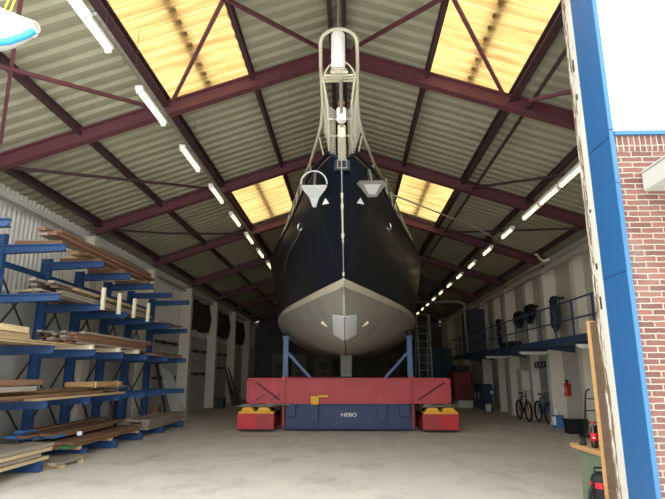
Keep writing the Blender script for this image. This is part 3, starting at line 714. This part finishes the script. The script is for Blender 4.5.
# wall brackets and dark bundles along the far left wall
for i,(y,z) in enumerate(((20.0,2.75),(20.0,2.3),(20.0,1.45),(24.4,2.6),(24.4,1.6),(28.8,2.6),(28.8,1.9))):
    t=thing('wall_rail','dark steel rail across the wall bay, %s seen from the rack'%ORD[i],'rail',(-6.98,y,z))
    MB().box(-7.0,-6.93,y-1.5,y+1.5,z-.04,z+.04).build('bar',M['darkgrey'],t)
    for yy in (-1.3,0,1.3): MB().box(-7.07,-6.93,y+yy-.04,y+yy+.04,z-.07,z+.07).build('bracket',M['darkgrey'],t)
for y,z0,z1 in ((24.4,3.5,4.85),(28.8,3.5,4.85),(33.2,3.4,4.8)):
    mb=MB(); rows=[]
    for i in range(15):
        yy=y-1.9+3.8*i/14; rows.append([(-6.95+.06*math.sin(i*1.7+k),yy,z1+(z0-z1)*k/6-.05*math.sin(i*.9)) for k in range(7)])
    tag(mb.grid(rows).build('hanging_tarpaulin',mat('dark_brown_tarp',(58,48,44),.8,var=.4,scale=3),smooth=True),'dark brown tarpaulin hung high on the wall between columns, %s along'%{24.4:'first',28.8:'second',33.2:'third'}[y],'tarpaulin').modifiers.new('s','SOLIDIFY').thickness=.02
for i in range(5):
    tag(MB().tube([(-6.0+.05*i,28.0+.25*i,0),(-6.5,28.1+.25*i,1.9-.15*(i%3))],.035,6).build('steel_bar',M['darkgrey']),'dark bar leaning on the wall beyond the second column','bar','dark bars leaning on the wall')
tag(MB().box(-6.4,-5.95,25.7,26.2,0,.5).build('crate',M['darkgrey'],bev=.02),'small dark crate standing at the column foot','crate')

# ------------------------------------------------------------------ walkway on the right wall
wk=thing('walkway','dark blue steel walkway with railing along the plain wall','walkway',(6.0,18,2.35))
MB().box(5.5,6.4,8.6,29.75,2.36,2.44).build('deck',M['walkblue'],wk)
MB().box(5.47,5.52,8.6,28.7,2.34,2.52).build('toe_board',M['walkblue'],wk)
for y in (8.9,11.1,13.4,15.6,17.8,20.0,22.2,24.4,26.6):
    MB().prism([(5.55,y-.04,2.36),(6.42,y-.04,2.36),(6.42,y-.04,2.18),(5.55,y-.04,2.30)],(0,.08,0)).build('bracket',M['walkblue'],wk)
y=8.7
while y<27.1:
    MB().box(5.48,5.52,y-.02,y+.02,2.44,3.40).build('rail_post',M['walkblue'],wk); y+=1.15
for z in (3.38,2.92): MB().tube([(5.5,8.6,z),(5.5,28.7,z)],.022,6).build('hand_rail',M['walkblue'],wk)
MB().tube([(5.5,29.6,3.38),(6.4,29.6,3.38)],.022,6).build('hand_rail',M['walkblue'],wk)
for i,y in enumerate((13.1,17.5,21.9)):
    t=thing('tube_light','unlit white strip lamp under the walkway, %s from the doorway'%ORD[i],'light',(5.9,y,2.1))
    MB().box(5.45,6.35,y-.06,y+.06,2.235,2.295).build('housing',M['whitepaint'],t); MB().tube([(5.5,y,2.215),(6.3,y,2.215)],.02,6).build('lamp_tube',M['whitepaint'],t)
# coiled hoses and dark bundles hung on the wall
def coil(name,cx,cy,zt,zb,n,w,label,cat,m):
    t=thing(name,label,cat,(cx,cy,(zt+zb)/2))
    for i in range(n):
        o=(i-(n-1)/2)*.05; ww=w*random.uniform(.8,1.1); b=zb+random.uniform(-.03,.12); h=(zt-b)/2
        pts=[(cx-.03*i%0.09+random.uniform(-.02,.02),cy+o+ww*math.sin(a),(zt+b)/2+h*math.cos(a)) for a in [2*math.pi*k/20 for k in range(21)]]
        MB().tube(pts,.022,6).build('loop',m,t,smooth=True)
    MB().box(cx-.02,cx+.3,cy-.04,cy+.04,zt-.08,zt-.0).build('hook',M['darkgrey'],t)
coil('hose_coil',6.42,16.75,3.95,2.85,7,.22,'thick dark blue hose coil hung beside the wall column','hose',M['hose'])
coil('cable_bundle',6.45,19.2,4.0,3.35,11,.30,'bulky dark cable bundle hung high on the wall above the bicycles','cable',M['black'])
coil('cable_bundle',6.45,20.5,3.9,3.3,11,.28,'second bulky dark cable bundle beside the first over the walkway','cable',M['black'])
coil('cable_bundle',6.45,23.3,3.9,2.8,5,.25,'slim dark cable bundle hung past the cream column','cable',M['black'])
tag(MB().box(5.75,6.2,19.5,20.9,2.445,2.75).build('tool_crate',M['black'],bev=.04),'low black crate standing on the walkway under the cables','crate')
# wall pipe stub near the eave
tag(MB().tube([(6.0,16.9,5.35),(6.0,16.7,5.3),(6.0,16.5,5.12),(6.02,16.25,5.0),(6.05,15.9,4.98)],.04,8).build('hanging_pipe',M['whitepaint'],smooth=True),'short bent white pipe hanging below the eave','pipe')
# doorway in the right wall with cream post, coat hooks above
struct(MB().box(6.79,6.86,18.3,19.75,0.02,1.9).build('door_2',mat('grey_door',(150,148,142),.6)))
struct(MB().box(6.5,6.85,20.9,21.5,0,1.75).build('trim_13',M['column'],bev=.02))
t=thing('coat_rail','row of dark coat hooks on the wall above the bicycles','hook rail',(6.8,19,1.95))
MB().box(6.78,6.84,18.2,19.8,1.97,2.03).build('board',M['w_grey'],t)
for i in range(5): MB().tube([(6.80,18.35+.33*i,2.0),(6.66,18.35+.33*i,1.98),(6.63,18.35+.33*i,1.86),(6.70,18.35+.33*i,1.80)],.03,6).build('hook',M['darkgrey'],t)
# bicycles
def bicycle(name,x,y,label,m):
    t=thing(name,label,'bicycle',(x,y,0))
    R=.33
    for yy in (y-.5,y+.5):
        w=MB().tube([(x+.0,yy+R*math.cos(a),R+.02+R*.98*math.sin(a)) for a in [2*math.pi*k/24 for k in range(25)]],.034,6).build('wheel',M['black'],t)
        sp=MB()
        for k in range(10):
            a=2*math.pi*k/10; sp.tube([(x,yy,R+.02),(x,yy+.32*math.cos(a),R+.02+.32*math.sin(a))],.004,4)
        sp.build('spokes',M['inox'],w)
    f=MB(); bb=(x,y,.3); st=(x,y+.18,.82); hd=(x,y-.38,.85)
    for a,b in ((bb,st),(bb,hd),(st,hd),(st,(x,y+.5,.35)),(bb,(x,y+.5,.35)),(hd,(x,y-.5,.35)),(hd,(x,y-.36,1.0))): f.tube([a,b],.018,6)
    f.build('frame',m,t)
    MB().tube([(x-.26,y-.3,1.0),(x-.1,y-.36,1.02),(x+.1,y-.36,1.02),(x+.26,y-.3,1.0)],.014,6).build('handlebar',M['inox'],t)
    MB().box(x-.06,x+.06,y+.08,y+.32,.9,.95).build('saddle',M['black'],t,bev=.02)
    MB().tube([(x,y+.18,.8),(x,y+.2,.9)],.014,6).build('seat_post',M['inox'],t)
bicycle('bicycle',6.12,19.7,'dark bicycle parked nearer the cream door post',M['darkgrey'])
bicycle('bicycle',6.47,18.75,'blue bicycle parked close to the wall, nearer the fire extinguisher',M['rackblue'])
# fire extinguisher
t=thing('fire_extinguisher','red fire extinguisher mounted on the plain wall','extinguisher',(6.74,17.25,.9))
MB().lathe((6.74,17.25,.92),[(.085,0),(.09,.03),(.09,.36),(.05,.43),(.03,.45)],14).build('body',M['ext'],t,smooth=True)
MB().box(6.71,6.77,17.19,17.31,1.37,1.42).build('valve',M['black'],t); MB().box(6.645,6.66,17.21,17.29,1.05,1.2).build('label_plate',M['paper'],t)
MB().tube([(6.74,17.17,1.38),(6.70,17.12,1.25),(6.70,17.12,1.0)],.015,6).build('hose',M['black'],t); MB().box(6.82,6.85,17.2,17.3,.95,1.3).build('wall_mount',M['darkgrey'],t)
# black tub, jug, hand truck
t=thing('tub','black plastic tub on the floor beside the hand truck','tub',(6.25,15.75,0))
MB().prism([(6.0,15.4,.0),(6.38,15.4,.0),(6.44,15.35,.36),(5.95,15.35,.36)],(0,.4,0)).build('body',M['black'],t); MB().box(5.92,6.47,15.32,15.78,.35,.38).build('rim',M['black'],t)
t=thing('jerrycan','white and blue jerrycan on the floor behind the black tub','jerrycan',(6.3,17.1,0))
MB().box(6.15,6.45,16.95,17.2,0,.38).build('body',mat('can_blue',(70,110,170),.5),t,bev=.03); MB().lathe((6.25,17.05,.38),[(.05,0),(.05,.12),(.03,.2)],10).build('neck',M['whitepaint'],t)
MB().box(6.12,6.2,16.93,17.1,.1,.34).build('sticker',M['paper'],t)
t=thing('hand_truck','black hand truck standing beside the black tub','hand truck',(6.05,14.9,0))
for s in (0,.36): MB().tube([(6.1+s,14.75,.06),(6.27+s,14.9,.9),(6.36+s,15.0,1.15),(6.46+s,15.02,1.2)],.022,6).build('side_rail',M['black'],t)
for z in (.35,.65,.95): MB().tube([(6.16+.28*(z-.35),14.75+.17*z,z),(6.53+.28*(z-.35),14.75+.17*z,z)],.016,6).build('cross_bar',M['black'],t)
MB().box(5.95,6.55,14.45,14.75,.02,.05).build('toe_plate',M['black'],t)
for s in (-.02,.4): MB().lathe((6.1+s,14.95,.14),[(.08,0),(.14,.01),(.14,.05),(.08,.06)],14,'x').build('wheel',M['black'],t)
# workbench box with bottle near the jamb
t=thing('tool_chest','olive green chest with a wood plank top beside the door jamb','chest',(3.1,7.0,0))
MB().box(2.98,3.6,6.74,7.45,0,.66).build('body',M['green'],t,bev=.01)
MB().box(2.90,3.7,6.64,7.5,.66,.72).build('wood_top',M['w_orange'],t,bev=.005)
MB().box(3.0,3.4,6.728,6.74,.08,.5).build('door',mat('green_door',(84,100,80),.6),t)
t=thing('cola_bottle','dark cola bottle with red label on the green chest','bottle',(2.985,6.95,.72))
MB().lathe((2.985,6.95,.722),[(.036,0),(.04,.01),(.04,.08),(.037,.1),(.041,.17),(.035,.21),(.014,.26),(.013,.285)],16).build('bottle_glass',M['glasscoke'],t,smooth=True)
MB().lathe((2.985,6.95,.80),[(.0415,0),(.0415,.095)],16).build('label_band',M['labelred'],t,smooth=True)
MB().lathe((2.985,6.95,1.0),[(.016,0),(.016,.03)],10).build('bottle_cap',M['labelred'],t)
MB().box(2.95,2.98,6.905,6.912,.83,.845).build('white_script',M['paper'],t)
tag(MB().lathe((2.95,7.2,.72),[(.04,0),(.045,.02),(.03,.07),(.04,.1)],10).build('spray_can',M['black']),'small black tin beside the cola bottle on the chest','tin')
tag(MB().box(3.1,3.18,6.84,6.93,.722,.77).build('wood_block',M['w_light']),'small pale block beside the cola bottle','block')
t=thing('vacuum_cleaner','black workshop vacuum with red band in front of the green chest','vacuum',(2.88,6.6,0))
MB().lathe((2.88,6.60,.0),[(.10,0),(.12,.03),(.13,.3),(.13,.42),(.11,.47),(.07,.50)],18).build('tank',M['black'],t,smooth=True)
MB().lathe((2.88,6.60,.34),[(.134,0),(.134,.06)],18).build('red_band',M['labelred'],t)
MB().tube([(2.80,6.60,.49),(2.80,6.60,.55),(2.96,6.60,.55),(2.96,6.60,.49)],.013,6).build('handle',M['black'],t)
MB().tube([(2.77,6.56,.4),(2.70,6.54,.30),(2.69,6.58,.1),(2.70,6.62,.03)],.02,8).build('hose',M['black'],t,smooth=True)
# ------------------------------------------------------------------ far right corner
t=thing('storage_cabinet','navy blue steel cabinet against the wall under the walkway','cabinet',(6.35,25.6,0))
MB().box(5.97,6.4,24.9,26.4,0,1.15).build('body',M['cabinet'],t,bev=.02)
for y in (24.95,25.68): d=MB().box(5.94,5.97,y,y+.7,.08,1.1).build('door',M['cabinet'],t); MB().box(5.91,5.94,y+.6,y+.65,.5,.75).build('handle',M['inox'],d)
MB().box(5.99,6.39,24.87,24.9,.05,1.1).build('side_panel',M['cabinet'],t); MB().box(6.3,6.42,24.85,24.87,.72,.86).build('sticker',M['paper'],t)
t=thing('red_machine','dull red machine standing on a white plinth at the back','machine',(5.6,27,0))
MB().box(5.25,5.95,26.9,28.2,0,.34).build('plinth',M['whitepaint'],t)
MB().box(5.05,5.95,26.8,28.4,.36,1.7).build('body',M['machine'],t,bev=.05)
MB().box(5.25,5.85,26.77,26.8,.5,1.1).build('door_panel',mat('dark_red_panel',(110,36,36),.6),t); MB().box(5.2,5.9,26.9,28.2,1.7,2.0).build('hood',M['darkgrey'],t,bev=.05)
t=thing('steel_container','dark teal steel container behind the trailer end','container',(4.9,31.5,0))
MB().box(3.4,5.75,30.6,34,0,3.0).build('body',M['teal'],t)
for i in range(10): MB().box(3.5+.22*i,3.6+.22*i,30.56,30.6,.1,2.9).build('rib',M['teal'],t)
tag(MB().lathe((6.05,24.4,0),[(.11,0),(.14,.3),(.145,.32),(.12,.32)],14).build('bucket',M['whitepaint']),'white bucket on the floor by the navy cabinet','bucket')
t=thing('platform_ladder','tall aluminium platform ladder behind the yacht side','ladder',(3.2,22,0))
for x in (2.75,3.25):
    MB().beam((x,21.5,0),(x,21.9,3.95),.06,.04).build('stile',M['darksteel'],t); MB().beam((x,23.2,0),(x,22.3,3.95),.05,.04).build('back_leg',M['darksteel'],t)
for i in range(12): MB().box(2.75,3.25,21.5+.034*i,21.62+.034*i,.28+.29*i,.31+.29*i).build('tread',M['darksteel'],t)
MB().box(2.7,3.3,21.85,22.4,3.93,3.97).build('platform',M['darksteel'],t)
t=thing('stair','dark steel stair rising to the far end of the walkway','stairs',(4.5,29,0))
for y in (28.75,29.55): MB().beam((3.5,y,.05),(5.2,y,2.1),.05,.2).build('stringer',M['walkblue'],t); MB().tube([(3.6,y,.95),(5.4,y,3.25)],.022,6).build('hand_rail',M['walkblue'],t)
for i in range(9): MB().box(3.66+.17*i,3.88+.17*i,28.75,29.55,.2+.213*i,.23+.213*i).build('tread',M['walkblue'],t)
t=thing('vent_duct','grey bent pipe running high beside the far columns','duct',(5,25,4))
MB().tube([(2.6,27,5.1),(4.4,25.5,4.95),(5.0,24.6,4.85),(5.2,24.2,4.7),(5.2,24.2,4.3)],.06,8).build('pipe',M['duct'],t,smooth=True)
MB().tube([(5.2,24.2,4.3),(5.25,24.2,2.5)],.05,8).build('drop_pipe',M['duct'],t,smooth=True)
t=thing('dark_locker','tall dark locker at the far end of the walkway','locker',(5.9,26.3,2.44))
MB().box(5.63,6.4,25.4,26.9,2.445,4.6).build('body',M['darkgrey'],t,bev=.03); MB().box(5.6,5.63,25.5,26.8,2.5,4.5).build('door',M['darkgrey'],t)
# boards standing behind the yacht
for i,(x0,x1) in enumerate(((-5.2,-4.2),(-3.9,-2.9),(-2.3,-1.2),(2.3,3.3),(3.3+.2,4.3))):
    t=thing('display_board','pale board standing behind the trailer, %s along the back'%ORD[i],'board',((x0+x1)/2,36,0))
    MB().box(x0,x1,36,36.05,1.0,2.9).build('panel',M['darksteel'],t)
    for x in (x0+.1,x1-.15): MB().box(x,x+.05,36.05,36.1,0,2.9).build('leg',M['darkgrey'],t)
    q=MB().lathe(((x0+x1)/2,35.985,2.1),[(.28,0),(.28,.012)],20,'y'); q.build('round_mark',M['dim'],t)
    MB().box((x0+x1)/2-.2,(x0+x1)/2+.2,35.985,36,1.15,1.7).build('dark_mark',M['dim'],t)

# ------------------------------------------------------------------ world, camera, view
w=bpy.data.worlds.new('sky'); bpy.context.scene.world=w; w.use_nodes=True
w.node_tree.nodes['Background'].inputs[0].default_value=(.90,.96,1.0,1); w.node_tree.nodes['Background'].inputs[1].default_value=1.0
f=530.; p=math.radians(13.2); psi=math.radians(1.84)
cam=bpy.data.cameras.new('camera'); co=bpy.data.objects.new('camera',cam); C.objects.link(co)
cam.sensor_fit='HORIZONTAL'; cam.sensor_width=36; cam.lens=36*f/665; cam.clip_end=200
co.location=(0,0,1.6); co.rotation_euler=(math.pi/2+p,0,psi)
sc=bpy.context.scene; sc.camera=co
vs=sc.view_settings; vs.view_transform='Standard'; vs.look='None'; vs.gamma=1; vs.use_curve_mapping=False; vs.exposure=2.12
try:
    sc.cycles.use_denoising=True; sc.cycles.max_bounces=10; sc.cycles.diffuse_bounces=6
except Exception: pass
